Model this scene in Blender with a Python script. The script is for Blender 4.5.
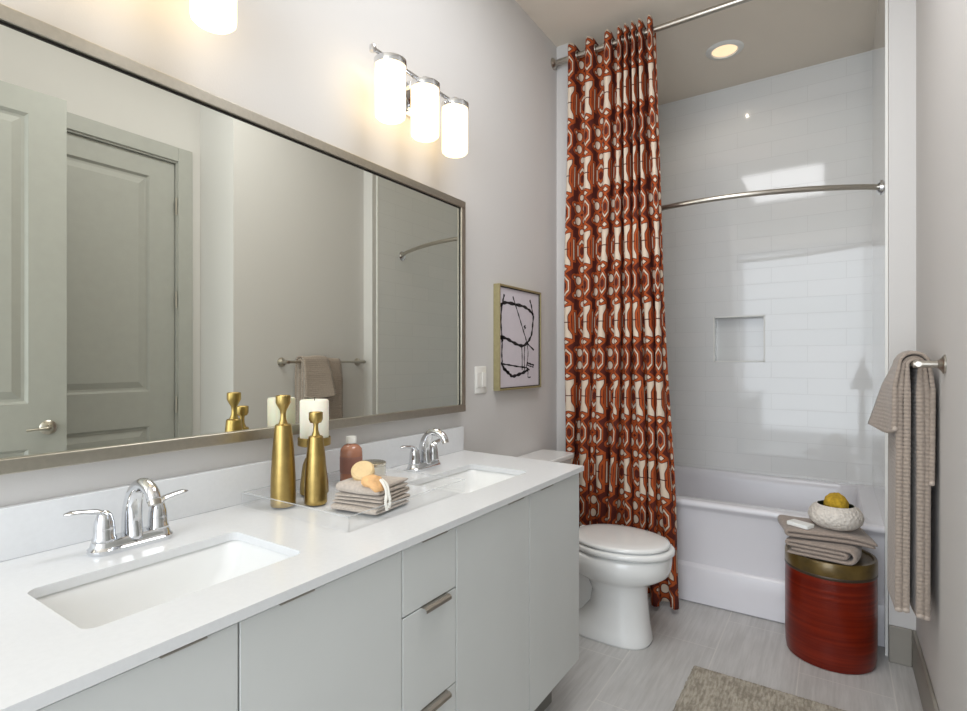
import bpy, bmesh, math, random
from mathutils import Vector, Matrix
PI = math.pi
for o in list(bpy.data.objects): bpy.data.objects.remove(o, do_unlink=True)
SC = bpy.context.scene
COL = SC.collection
random.seed(7)

# ------------------------------------------------------------------ camera
cam = bpy.data.cameras.new('camera'); cam.lens = 533.92*36/967; cam.sensor_width = 36
cam.shift_y = 0.00494; cam.clip_start = 0.02
co = bpy.data.objects.new('camera', cam); COL.objects.link(co)
co.location = (0, 0, 1.3); co.rotation_euler = (PI/2, 0, .5836)
SC.camera = co

# ------------------------------------------------------------------ world and added fill lights
w = bpy.data.worlds.new('world'); SC.world = w; w.use_nodes = True
wb = w.node_tree.nodes['Background']; wb.inputs[0].default_value = (.86, .93, 1.0, 1); wb.inputs[1].default_value = .8
SC.view_settings.view_transform = 'Standard'; SC.view_settings.look = 'None'
SC.view_settings.gamma = 1; SC.view_settings.exposure = 0.72; SC.view_settings.use_curve_mapping = False

def area(name, loc, rot, sx, sy, power, color):
    l = bpy.data.lights.new(name, 'AREA'); l.shape = 'RECTANGLE'; l.size = sx; l.size_y = sy
    l.energy = power; l.color = color
    o = bpy.data.objects.new(name, l); COL.objects.link(o); o.location = loc; o.rotation_euler = rot
    return o
# added cool fill across the open end behind the camera, no window there
area('rear_fill', (-.37, -2.15, 1.6), (PI/2, 0, 0), 1.9, 2.9, 44, (.87, .945, 1.02))
# added soft fill just under the ceiling, no fixture belongs to it
area('ceiling_fill', (-.45, 1.45, 3.155), (0, 0, 0), .7, 1.1, 13, (.96, .975, 1.0))
LAMP = 1.2      # strength of the glowing vanity shades
CAN = 1.0      # recessed light over the bathtub

# ------------------------------------------------------------------ measures
XL, XM, XR = -1.389, -1.3624, .2824
XAL, XAR = -1.3104, .1905
YW, YT, YB, ZC = 2.895, 3.005, 3.97, 3.166
XD, YN = .65, 1.84
Y0 = -2.2

# ------------------------------------------------------------------ node helpers
class E:
    nt = None
    def __init__(s, x): s.x = x
    @staticmethod
    def op(o, *a):
        n = E.nt.nodes.new('ShaderNodeMath'); n.operation = o
        for i, v in enumerate(a):
            if isinstance(v, E): E.nt.links.new(v.x, n.inputs[i])
            else: n.inputs[i].default_value = v
        return E(n.outputs[0])
    def __add__(s, o): return E.op('ADD', s, o)
    __radd__ = __add__
    def __sub__(s, o): return E.op('SUBTRACT', s, o)
    def __rsub__(s, o): return E.op('SUBTRACT', o, s)
    def __mul__(s, o): return E.op('MULTIPLY', s, o)
    __rmul__ = __mul__
    def __truediv__(s, o): return E.op('DIVIDE', s, o)
def emin(*a):
    r = a[0]
    for b in a[1:]: r = E.op('MINIMUM', r, b)
    return r
def emax(a, b): return E.op('MAXIMUM', a, b)
def eabs(a): return E.op('ABSOLUTE', a)
def elen(a, b): return E.op('SQRT', a*a + b*b)
def sstep(a, lo, hi):
    n = E.nt.nodes.new('ShaderNodeMapRange'); n.interpolation_type = 'SMOOTHSTEP'
    E.nt.links.new(a.x, n.inputs[0]); n.inputs[1].default_value = lo; n.inputs[2].default_value = hi
    return E(n.outputs[0])
def mixc(nt, fac, a, b):
    n = nt.nodes.new('ShaderNodeMix'); n.data_type = 'RGBA'
    if isinstance(fac, (int, float)): n.inputs[0].default_value = fac
    else: nt.links.new(fac, n.inputs[0])
    for i, v in ((6, a), (7, b)):
        if isinstance(v, tuple): n.inputs[i].default_value = v if len(v) == 4 else (*v, 1)
        else: nt.links.new(v, n.inputs[i])
    return n.outputs[2]
def lin(r, g, b):
    f = lambda c: (c/255/12.92) if c/255 <= .04045 else ((c/255+.055)/1.055)**2.4
    return (f(r), f(g), f(b))
def mat(name, color, rough=.5, metal=0, noise=0, nscale=20, bump=0, bscale=60, emis=None, estr=0, trans=0, ior=1.45, coat=0, spec=None, sss=0):
    m = bpy.data.materials.new(name); m.use_nodes = True; nt = m.node_tree
    p = nt.nodes['Principled BSDF']
    p.inputs['Base Color'].default_value = (*color, 1); p.inputs['Roughness'].default_value = rough
    p.inputs['Metallic'].default_value = metal; p.inputs['IOR'].default_value = ior
    p.inputs['Transmission Weight'].default_value = trans; p.inputs['Coat Weight'].default_value = coat
    p.inputs['Coat Roughness'].default_value = .05
    if spec is not None: p.inputs['Specular IOR Level'].default_value = spec
    if sss: p.inputs['Subsurface Weight'].default_value = sss; p.inputs['Subsurface Scale'].default_value = .03
    if emis: p.inputs['Emission Color'].default_value = (*emis, 1); p.inputs['Emission Strength'].default_value = estr
    tc = nt.nodes.new('ShaderNodeTexCoord')
    if noise:
        n = nt.nodes.new('ShaderNodeTexNoise'); n.inputs['Scale'].default_value = nscale; n.inputs['Detail'].default_value = 4
        nt.links.new(tc.outputs['Object'], n.inputs['Vector'])
        r = nt.nodes.new('ShaderNodeMapRange'); nt.links.new(n.outputs[0], r.inputs[0])
        r.inputs[1].default_value = .3; r.inputs[2].default_value = .7
        a = tuple(c*(1-noise) for c in color); b = tuple(min(1, c*(1+noise)) for c in color)
        nt.links.new(mixc(nt, r.outputs[0], a, b), p.inputs['Base Color'])
    if bump:
        n = nt.nodes.new('ShaderNodeTexNoise'); n.inputs['Scale'].default_value = bscale; n.inputs['Detail'].default_value = 3
        nt.links.new(tc.outputs['Object'], n.inputs['Vector'])
        b = nt.nodes.new('ShaderNodeBump'); b.inputs['Strength'].default_value = bump; b.inputs['Distance'].default_value = .004
        nt.links.new(n.outputs[0], b.inputs['Height']); nt.links.new(b.outputs[0], p.inputs['Normal'])
    return m

M = {}
M['wall'] = mat('wall_paint', lin(212, 209, 206), .85, bump=.05, bscale=220)
M['ceiling'] = mat('ceiling_paint', lin(232, 222, 208), .9, bump=.05, bscale=200)
M['trimgrey'] = mat('baseboard_paint', lin(150, 145, 136), .5, noise=.02)
M['doorgrey'] = mat('door_paint', lin(172, 172, 166), .45, noise=.02)
M['white'] = mat('white_trim_paint', lin(232, 231, 226), .5, noise=.01)
M['quartz'] = mat('white_quartz', lin(228, 229, 230), .22, noise=.015, nscale=90)
M['porcelain'] = mat('white_porcelain', lin(240, 240, 238), .12, noise=.005, coat=.3)
M['acryltub'] = mat('tub_enamel', lin(226, 224, 228), .2, noise=.005)
M['cabinet'] = mat('cabinet_laminate', lin(214, 216, 214), .42, noise=.015, nscale=6)
M['carcass'] = mat('cabinet_inside', lin(120, 118, 112), .7, noise=.03)
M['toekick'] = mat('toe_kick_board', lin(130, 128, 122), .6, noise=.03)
M['chrome'] = mat('chrome', (.72, .73, .75), .06, 1, noise=.01)
M['nickel'] = mat('brushed_nickel', lin(190, 184, 174), .28, 1, noise=.04, nscale=120)
M['champagne'] = mat('champagne_metal', lin(182, 176, 164), .36, 1, noise=.05, nscale=80)
M['goldframe'] = mat('gold_frame', lin(178, 168, 128), .4, .6, noise=.06, nscale=60)
M['darkedge'] = mat('dark_edge', lin(60, 58, 55), .4, .8, noise=.05)
M['brass'] = mat('brushed_brass', lin(172, 147, 90), .34, 1, noise=.1, nscale=45)
M['wax'] = mat('candle_wax', lin(250, 246, 228), .5, noise=.01, sss=.2)
M['wick'] = mat('candle_wick', lin(60, 50, 40), .9, noise=.1)
M['black'] = mat('black_ink', lin(28, 24, 28), .7, noise=.1)
M['paper'] = mat('art_paper', lin(214, 206, 212), .8, noise=.02, nscale=30)
M['mirror'] = mat('mirror_silver', (.84, .845, .765), .0, 1)
M['plastic'] = mat('white_plastic', lin(238, 236, 230), .35, noise=.005)
M['amber'] = mat('amber_lotion', lin(176, 122, 98), .12, noise=.05, coat=.5)
M['label'] = mat('bottle_label', lin(150, 105, 92), .5, noise=.05)
M['acrylic'] = mat('clear_acrylic', (.96, .98, .98), .03)
M['acrylic'].node_tree.nodes['Principled BSDF'].inputs['Alpha'].default_value = .05
M['acrylicedge'] = mat('acrylic_polished_edge', (.80, .83, .83), .1)
M['acrylicedge'].node_tree.nodes['Principled BSDF'].inputs['Alpha'].default_value = .4
M['soap'] = mat('white_soap', lin(240, 240, 236), .4, noise=.01)
M['tansoap'] = mat('tan_soap', lin(222, 194, 146), .6, noise=.06, nscale=60, bump=.3, bscale=120)
M['peach'] = mat('peach_fabric', lin(230, 182, 128), .8, noise=.12, nscale=70, bump=.6, bscale=150)
M['ribbon'] = mat('white_cotton', lin(236, 232, 222), .9, noise=.05, bump=.5, bscale=200)
M['jarglass'] = mat('frosted_jar', lin(226, 222, 210), .15, noise=.04, coat=.6)
M['sponge'] = mat('yellow_loofah', lin(186, 150, 44), .95, noise=.3, nscale=60, bump=1, bscale=90)
M['jarlid'] = mat('silver_lid', lin(214, 208, 194), .25, 1, noise=.03)
M['pull'] = mat('dark_nickel_pull', lin(176, 170, 162), .3, 1, noise=.05)
M['knob'] = mat('wall_knob_metal', lin(120, 116, 110), .3, 1, noise=.03)

def towel_mat(name, color, axis='Z', scale=24, strength=.3, dist=.006):
    m = mat(name, color, .95, noise=.12, nscale=130); nt = m.node_tree; p = nt.nodes['Principled BSDF']
    tc = nt.nodes.new('ShaderNodeTexCoord')
    wv = nt.nodes.new('ShaderNodeTexWave'); wv.bands_direction = axis; wv.inputs['Scale'].default_value = scale
    wv.inputs['Distortion'].default_value = 1.2; wv.inputs['Detail'].default_value = 2; wv.inputs['Detail Scale'].default_value = 1.5
    nt.links.new(tc.outputs['Object'], wv.inputs['Vector'])
    n = nt.nodes.new('ShaderNodeTexNoise'); n.inputs['Scale'].default_value = 420
    nt.links.new(tc.outputs['Object'], n.inputs['Vector'])
    E.nt = nt
    hgt = E(wv.outputs['Fac'])*.8 + E(n.outputs[0])*.5
    b = nt.nodes.new('ShaderNodeBump'); b.inputs['Strength'].default_value = strength; b.inputs['Distance'].default_value = dist
    nt.links.new(hgt.x, b.inputs['Height']); nt.links.new(b.outputs[0], p.inputs['Normal'])
    p.inputs['Sheen Weight'].default_value = .25
    return m
M['towel'] = towel_mat('taupe_ribbed_towel', lin(160, 146, 134))
M['towelhem'] = mat('towel_hem', lin(184, 170, 158), .9, noise=.06, nscale=100)
M['terry'] = towel_mat('taupe_terry', lin(160, 145, 134), 'Z', 3, .5, .004)
M['wash'] = towel_mat('grey_washcloth_terry', lin(190, 178, 166), 'Z', 3, .5, .003)

# subway tile (object coords: world aligned); along = 'X' or 'Y'
def tile_mat(name, along):
    m = mat(name, lin(226, 227, 226), .06, coat=.2); nt = m.node_tree; p = nt.nodes['Principled BSDF']
    tc = nt.nodes.new('ShaderNodeTexCoord'); sp = nt.nodes.new('ShaderNodeSeparateXYZ'); nt.links.new(tc.outputs['Object'], sp.inputs[0])
    cb = nt.nodes.new('ShaderNodeCombineXYZ'); E.nt = nt
    h = E(sp.outputs[0 if along == 'X' else 1]); z = E(sp.outputs[2])
    hh = h + (.559 + 4.08) if along == 'X' else h + 4.0
    zz = z - 2.221 + .1035*40
    nt.links.new(hh.x, cb.inputs[0]); nt.links.new(zz.x, cb.inputs[1])
    b = nt.nodes.new('ShaderNodeTexBrick'); nt.links.new(cb.outputs[0], b.inputs['Vector'])
    b.inputs['Scale'].default_value = 1; b.inputs['Brick Width'].default_value = .408; b.inputs['Row Height'].default_value = .1035
    b.inputs['Mortar Size'].default_value = .0016; b.inputs['Mortar Smooth'].default_value = .3; b.offset = .5; b.offset_frequency = 2
    b.inputs['Color1'].default_value = (*lin(227, 226, 224), 1); b.inputs['Color2'].default_value = (*lin(224, 224, 222), 1)
    b.inputs['Mortar'].default_value = (*lin(216, 215, 213), 1)
    nt.links.new(b.outputs['Color'], p.inputs['Base Color'])
    bp = nt.nodes.new('ShaderNodeBump'); bp.invert = True; bp.inputs['Strength'].default_value = .35; bp.inputs['Distance'].default_value = .0015
    n = nt.nodes.new('ShaderNodeTexNoise'); n.inputs['Scale'].default_value = 5; nt.links.new(tc.outputs['Object'], n.inputs['Vector'])
    hgt = E(b.outputs['Fac']) + E(n.outputs[0])*.6
    nt.links.new(hgt.x, bp.inputs['Height']); nt.links.new(bp.outputs[0], p.inputs['Normal'])
    return m
M['tileX'] = tile_mat('subway_tile_back', 'X'); M['tileY'] = tile_mat('subway_tile_side', 'Y')

def floor_mat():
    m = mat('floor_plank_tile', lin(178, 172, 167), .35); nt = m.node_tree; p = nt.nodes['Principled BSDF']
    tc = nt.nodes.new('ShaderNodeTexCoord'); sp = nt.nodes.new('ShaderNodeSeparateXYZ'); nt.links.new(tc.outputs['Object'], sp.inputs[0])
    E.nt = nt; x = E(sp.outputs[0]); y = E(sp.outputs[1])
    cb = nt.nodes.new('ShaderNodeCombineXYZ')
    a = y - 2.58 + .634*20; bb = x + .45 + .32*20
    nt.links.new(a.x, cb.inputs[0]); nt.links.new(bb.x, cb.inputs[1])
    b = nt.nodes.new('ShaderNodeTexBrick'); nt.links.new(cb.outputs[0], b.inputs['Vector'])
    b.inputs['Scale'].default_value = 1; b.inputs['Brick Width'].default_value = .634; b.inputs['Row Height'].default_value = .32
    b.inputs['Mortar Size'].default_value = .0028; b.inputs['Mortar Smooth'].default_value = .2; b.offset = .5; b.offset_frequency = 2
    b.inputs['Color1'].default_value = (.40, .40, .40, 1); b.inputs['Color2'].default_value = (.6, .6, .6, 1); b.inputs['Mortar'].default_value = (1, 1, 1, 1)
    # streaks along the planks
    mp = nt.nodes.new('ShaderNodeMapping'); mp.inputs['Scale'].default_value = (26, 1.6, 1); nt.links.new(tc.outputs['Object'], mp.inputs[0])
    n = nt.nodes.new('ShaderNodeTexNoise'); n.inputs['Scale'].default_value = 2.2; n.inputs['Detail'].default_value = 6; n.inputs['Roughness'].default_value = .65
    nt.links.new(mp.outputs[0], n.inputs['Vector'])
    n2 = nt.nodes.new('ShaderNodeTexNoise'); n2.inputs['Scale'].default_value = 3.5; n2.inputs['Detail'].default_value = 3
    nt.links.new(tc.outputs['Object'], n2.inputs['Vector'])
    f = sstep(E(n.outputs[0])*.7 + E(n2.outputs[0])*.3 + (E(b.outputs['Color'])-.5)*.25, .32, .7)
    c = mixc(nt, f.x, lin(184, 182, 179), lin(206, 204, 202))
    c = mixc(nt, (E(b.outputs['Fac'])*.6).x, c, lin(212, 209, 203))
    nt.links.new(c, p.inputs['Base Color'])
    bp = nt.nodes.new('ShaderNodeBump'); bp.inputs['Strength'].default_value = .25; bp.inputs['Distance'].default_value = .001
    hgt = E(n.outputs[0])*.5 - E(b.outputs['Fac']); nt.links.new(hgt.x, bp.inputs['Height']); nt.links.new(bp.outputs[0], p.inputs['Normal'])
    return m
M['floor'] = floor_mat()

def curtain_mat():
    m = mat('patterned_curtain_fabric', (.5, .3, .2), .85); nt = m.node_tree; p = nt.nodes['Principled BSDF']; E.nt = nt
    uv = nt.nodes.new('ShaderNodeUVMap'); uv.uv_map = 'cloth'
    sp = nt.nodes.new('ShaderNodeSeparateXYZ'); nt.links.new(uv.outputs[0], sp.inputs[0])
    U = E(sp.outputs[0]); V = E(sp.outputs[1]) - 2.76 + .415*7         # U in pattern repeats, V in metres
    PW, PH = .20, .415
    def fold(a, per):                                    # triangle wave distance from nearest multiple
        t = a/per
        fr = E.op('FRACT', t + .5 + 50)
        return eabs(fr - .5)*per
    x = fold(U*PW, PW); y = fold(V, PH)                  # quadrant 0..PW/2, 0..PH/2
    wb = .011 + sstep(y, .030, .078)*.015
    bone = emax(x - wb, (y - .084) + (x*-.35))
    y2 = PH/2 - y; x2 = PW/2 - x
    diamond = (x*.9 + eabs(y - .112))*.72 - .0085
    ring_a = eabs(emax(x*2.0, x*1.05 + y2*.68) - .036) - .0042
    lobes = elen(x2 - .023, (y2 - .036)*.75) - .0165
    oval_b = elen(x2*1.25, (y - .108)*.85) - .0135
    ring_b = emax(eabs(emax(x2*1.5, x2*.8 + y*.62) - .035) - .0048, .006 - eabs(x2*1.1 - y*.6))
    sliver = emax(eabs(x - .046) - .0035, y - .058)
    spot = elen(x - .052, y - .155) - .007
    s = emin(bone, diamond, ring_a, lobes, oval_b, ring_b, sliver, spot)
    mid = emax(y - .0028, x - .02)                       # thin brown line across each bone
    tcn = nt.nodes.new('ShaderNodeTexNoise'); tcn.inputs['Scale'].default_value = 40; nt.links.new(uv.outputs[0], tcn.inputs['Vector'])
    rust = mixc(nt, tcn.outputs[0], lin(146, 58, 18), lin(186, 88, 34))
    dark = lin(84, 28, 16)
    c = mixc(nt, sstep(s, -.0007, .0007).x, lin(214, 196, 176), dark)
    c = mixc(nt, sstep(s, .0030, .0044).x, c, rust)
    c = mixc(nt, sstep(s, .0125, .0145).x, c, dark)
    c = mixc(nt, sstep(mid, -.0008, .0008).x, dark, c)
    nt.links.new(c, p.inputs['Base Color'])
    n = nt.nodes.new('ShaderNodeTexNoise'); n.inputs['Scale'].default_value = 500
    tc = nt.nodes.new('ShaderNodeTexCoord'); nt.links.new(tc.outputs['Object'], n.inputs['Vector'])
    b = nt.nodes.new('ShaderNodeBump'); b.inputs['Strength'].default_value = .3; b.inputs['Distance'].default_value = .001
    nt.links.new(n.outputs[0], b.inputs['Height']); nt.links.new(b.outputs[0], p.inputs['Normal'])
    return m
M['curtain'] = curtain_mat()

def drum_mat():
    m = mat('red_lacquer', lin(150, 34, 18), .3, coat=.15, spec=.3); nt = m.node_tree; p = nt.nodes['Principled BSDF']
    tc = nt.nodes.new('ShaderNodeTexCoord'); mp = nt.nodes.new('ShaderNodeMapping'); mp.inputs['Scale'].default_value = (2, 2, 60)
    nt.links.new(tc.outputs['Object'], mp.inputs[0]); n = nt.nodes.new('ShaderNodeTexNoise'); n.inputs['Scale'].default_value = 1.6; n.inputs['Detail'].default_value = 4
    nt.links.new(mp.outputs[0], n.inputs['Vector']); E.nt = nt
    nt.links.new(mixc(nt, sstep(E(n.outputs[0]), .35, .68).x, lin(98, 20, 4), lin(122, 32, 8)), p.inputs['Base Color'])
    b = nt.nodes.new('ShaderNodeBump'); b.inputs['Strength'].default_value = .25; b.inputs['Distance'].default_value = .003
    nt.links.new(n.outputs[0], b.inputs['Height']); nt.links.new(b.outputs[0], p.inputs['Normal'])
    return m
M['drum'] = drum_mat()
M['olive'] = mat('olive_gold_leaf', lin(106, 86, 44), .3, .35, noise=.5, nscale=9, coat=.3)
M['drumline'] = mat('dark_band', lin(70, 58, 46), .4, .2, noise=.1)

def rug_mat():
    m = mat('shaggy_rug', lin(150, 142, 128), .95); nt = m.node_tree; p = nt.nodes['Principled BSDF']
    tc = nt.nodes.new('ShaderNodeTexCoord'); mp = nt.nodes.new('ShaderNodeMapping'); mp.inputs['Scale'].default_value = (110, 22, 1)
    nt.links.new(tc.outputs['Object'], mp.inputs[0]); n = nt.nodes.new('ShaderNodeTexNoise'); n.inputs['Scale'].default_value = 1; n.inputs['Detail'].default_value = 3
    nt.links.new(mp.outputs[0], n.inputs['Vector'])
    n2 = nt.nodes.new('ShaderNodeTexNoise'); n2.inputs['Scale'].default_value = 14; nt.links.new(tc.outputs['Object'], n2.inputs['Vector'])
    E.nt = nt; f = sstep(E(n.outputs[0])*.6 + E(n2.outputs[0])*.4, .38, .62)
    nt.links.new(mixc(nt, f.x, lin(146, 138, 124), lin(186, 178, 164)), p.inputs['Base Color'])
    b = nt.nodes.new('ShaderNodeBump'); b.inputs['Strength'].default_value = .9; b.inputs['Distance'].default_value = .006
    nt.links.new(n.outputs[0], b.inputs['Height']); nt.links.new(b.outputs[0], p.inputs['Normal'])
    return m
M['rug'] = rug_mat()

def bowl_mat():
    m = mat('textured_white_ceramic', lin(222, 214, 204), .7, noise=.04); nt = m.node_tree; p = nt.nodes['Principled BSDF']
    tc = nt.nodes.new('ShaderNodeTexCoord'); v = nt.nodes.new('ShaderNodeTexVoronoi'); v.inputs['Scale'].default_value = 75
    nt.links.new(tc.outputs['Object'], v.inputs['Vector'])
    b = nt.nodes.new('ShaderNodeBump'); b.inputs['Strength'].default_value = .8; b.inputs['Distance'].default_value = .006
    nt.links.new(v.outputs[0], b.inputs['Height']); nt.links.new(b.outputs[0], p.inputs['Normal'])
    return m
M['bowl'] = bowl_mat(); M['bowlin'] = mat('dark_glaze', lin(60, 66, 44), .4, noise=.1)
# glowing glass of the lamps
M['shade'] = mat('glowing_opal_glass', lin(255, 250, 235), .3, emis=(1, .74, .40), estr=LAMP)
M['canlens'] = mat('glowing_downlight_lens', lin(200, 180, 150), .3, emis=(.62, .45, .28), estr=CAN)

# ------------------------------------------------------------------ object helpers
def link(o): COL.objects.link(o); return o
def obj(name, bm, m, parent=None, loc=None, smooth=False, bevel=0, seg=2, subsurf=0, auto=True):
    me = bpy.data.meshes.new(name); bmesh.ops.recalc_face_normals(bm, faces=bm.faces[:]); bm.to_mesh(me); bm.free()
    o = bpy.data.objects.new(name, me); link(o)
    if isinstance(m, (list, tuple)):
        for k in m: me.materials.append(M[k])
    else: me.materials.append(M[m])
    if parent: o.parent = parent
    if loc: o.location = loc
    if bevel:
        b = o.modifiers.new('bevel', 'BEVEL'); b.width = bevel; b.segments = seg; b.limit_method = 'ANGLE'; b.angle_limit = math.radians(40)
    if subsurf:
        s = o.modifiers.new('subdivision', 'SUBSURF'); s.levels = subsurf; s.render_levels = subsurf
    if smooth or bevel:
        for p in me.polygons: p.use_smooth = True
        if smooth != 'full':
            for e in me.edges: pass
            try: me.set_sharp_from_angle(angle=math.radians(42))
            except Exception: pass
    return o
def thing(name, label, cat, loc=(0, 0, 0), rz=0, group=None, kind=None):
    o = bpy.data.objects.new(name, None); link(o); o.location = loc; o.rotation_euler = (0, 0, rz); o.empty_display_size = .1
    tag(o, label, cat, group, kind); return o
def tag(o, label=None, cat=None, group=None, kind=None):
    if label: o['label'] = label
    if cat: o['category'] = cat
    if group: o['group'] = group
    if kind: o['kind'] = kind
    return o
def struct(name, bm, m, label=None, cat=None, **k):
    return tag(obj(name, bm, m, **k), label, cat, None, 'structure')
def copy_tree(o, parent=None):
    c = o.copy(); link(c)
    if parent: c.parent = parent
    for ch in list(o.children): copy_tree(ch, c)
    return c
def box(bm, x0, x1, y0, y1, z0, z1, mi=0):
    vs = [bm.verts.new((x, y, z)) for x in (x0, x1) for y in (y0, y1) for z in (z0, z1)]
    for f in ((0, 1, 3, 2), (4, 6, 7, 5), (0, 4, 5, 1), (2, 3, 7, 6), (0, 2, 6, 4), (1, 5, 7, 3)):
        q = bm.faces.new([vs[i] for i in f]); q.material_index = mi
    return vs
def BX(*a): bm = bmesh.new(); box(bm, *a); return bm
def BXS(*lst):
    bm = bmesh.new()
    for a in lst: box(bm, *a)
    return bm
def loft(bm, rings, cap0=True, cap1=True, closed=True):
    R = [[bm.verts.new(p) for p in r] for r in rings]; n = len(R[0])
    for i in range(len(R)-1):
        for j in range(n if closed else n-1):
            k = (j+1) % n
            bm.faces.new((R[i][j], R[i][k], R[i+1][k], R[i+1][j]))
    if cap0: bm.faces.new(R[0][::-1])
    if cap1: bm.faces.new(R[-1])
    return R
def lathe(bm, prof, n=40, c=(0, 0, 0), cap0=True, cap1=True):
    rings = [[(c[0]+r*math.cos(2*PI*j/n), c[1]+r*math.sin(2*PI*j/n), c[2]+z) for j in range(n)] for r, z in prof]
    return loft(bm, rings, cap0, cap1)
def LT(prof, n=40, c=(0, 0, 0), **k): bm = bmesh.new(); lathe(bm, prof, n, c, **k); return bm
def spline(pts, n=8):
    P = [Vector(p) for p in pts]; P = [P[0]*2-P[1]] + P + [P[-1]*2-P[-2]]; out = []
    for i in range(1, len(P)-2):
        for k in range(n):
            t = k/n; a, b, c_, d = P[i-1], P[i], P[i+1], P[i+2]
            out.append(.5*((2*b)+(c_-a)*t+(2*a-5*b+4*c_-d)*t*t+(-a+3*b-3*c_+d)*t**3))
    out.append(P[-2]); return out
def tube(bm, pts, rad, n=16, flat=1.0, up=(0, 0, 1)):
    """tube along pts; rad float or list; flat squashes the ring along its 'up' side"""
    pts = [Vector(p) for p in pts]; rings = []
    for i, p in enumerate(pts):
        t = (pts[min(i+1, len(pts)-1)] - pts[max(i-1, 0)]).normalized()
        a = Vector(up).cross(t)
        if a.length < 1e-4: a = Vector((1, 0, 0)).cross(t)
        a.normalize(); b = t.cross(a).normalized()
        r = rad[i] if isinstance(rad, (list, tuple)) else rad
        fl = flat[i] if isinstance(flat, (list, tuple)) else flat
        rings.append([p + a*r*math.cos(2*PI*j/n) + b*r*fl*math.sin(2*PI*j/n) for j in range(n)])
    loft(bm, rings)
def TB(*a, **k): bm = bmesh.new(); tube(bm, *a, **k); return bm
def rrect(x0, x1, y0, y1, r, k=6):
    out = []
    for cx, cy, a0 in ((x1-r, y1-r, 0), (x0+r, y1-r, 90), (x0+r, y0+r, 180), (x1-r, y0+r, 270)):
        for i in range(k+1):
            a = math.radians(a0+90*i/k); out.append((cx+r*math.cos(a), cy+r*math.sin(a)))
    return out
def outer_match(x0, x1, y0, y1, k=6):
    """points on the rectangle paired one to one with rrect()"""
    out = []
    for (cx, cy), (dx0, dy0), (dx1, dy1) in (((x1, y1), (0, -1), (-1, 0)), ((x0, y1), (1, 0), (0, -1)), ((x0, y0), (0, 1), (1, 0)), ((x1, y0), (-1, 0), (0, 1))):
        for i in range(k+1):
            t = (i-k/2)/(k/2); e = .018*abs(t)
            d = (dx0, dy0) if t < 0 else (dx1, dy1)
            out.append((cx+d[0]*e, cy+d[1]*e))
    return out
def strip_prism(bm, path, th, y0, y1, to3, ny=1, wob=None):
    """thick sheet following a 2D path (list of (a,b)), extruded from y0 to y1; to3(a,b,y) -> xyz"""
    P = [Vector((p[0], p[1])) for p in path]; L = []; R = []
    for i, p in enumerate(P):
        t = (P[min(i+1, len(P)-1)]-P[max(i-1, 0)]).normalized(); nrm = Vector((-t.y, t.x))
        tk = th[i] if isinstance(th, (list, tuple)) else th
        L.append(p+nrm*tk/2); R.append(p-nrm*tk/2)
    a0 = P[0]-(P[1]-P[0]).normalized()*.003; a1 = P[-1]+(P[-1]-P[-2]).normalized()*.003
    loop = L+[a1]+R[::-1]+[a0]
    rings = []
    for k in range(ny+1):
        y = y0+(y1-y0)*k/ny
        ring = []
        for q in loop:
            a, b = q
            if wob: a, b = wob(a, b, k/ny)
            ring.append(to3(a, b, y))
        rings.append(ring)
    n = len(loop); RR = [[bm.verts.new(p) for p in r] for r in rings]
    for i in range(ny):
        for j in range(n):
            k = (j+1) % n; bm.faces.new((RR[i][j], RR[i][k], RR[i+1][k], RR[i+1][j]))
    m_ = len(L)
    for R0, rev in ((RR[0], False), (RR[-1], True)):      # end caps as a ladder of quads
        Ls = R0[:m_]; Rs = R0[m_+1:2*m_+1][::-1]
        for i in range(m_-1): bm.faces.new((Ls[i], Ls[i+1], Rs[i+1], Rs[i]))
        bm.faces.new((Ls[-1], R0[m_], Rs[-1])); bm.faces.new((Ls[0], Rs[0], R0[2*m_+1]))

# ================================================================== THE SETTING
T = .1
struct('floor', BX(XL-T, XD+T, Y0, YB+.2, -.08, 0), 'floor', 'grey wood-look floor tile planks running towards the bathtub', 'floor')
struct('ceiling', BX(XL-T, XD+T, Y0, YB+.2, ZC, ZC+.08), 'ceiling', 'warm white painted ceiling over the room and bathtub', 'ceiling')
struct('wall_left', BX(XL-T, XL, Y0, YW, 0, ZC), 'wall', 'pale painted wall behind the mirror and vanity', 'wall')
struct('wall_right', BX(XR, XD+T, YN, YW, 0, ZC), 'wall', 'pale painted wall carrying the towel bar', 'wall')
struct('wall_entry', BXS((XD, XD+T, Y0, .852, 0, ZC), (XD, XD+T, 1.698, YN, 0, ZC), (XD, XD+T, .852, 1.698, 2.515, ZC)), 'wall', 'pale wall around the closed grey door, seen in the mirror', 'wall')
struct('wall_wing_left', BX(XL-T, XAL, YW, YB+.2, 0, ZC), ['wall'], 'narrow pale wall end left of the curtain', 'wall')
struct('wall_wing_right', BX(XAR, XD+T, YW, YB+.2, 0, ZC), ['wall'], 'narrow pale wall end behind the hanging towels', 'wall')
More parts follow.
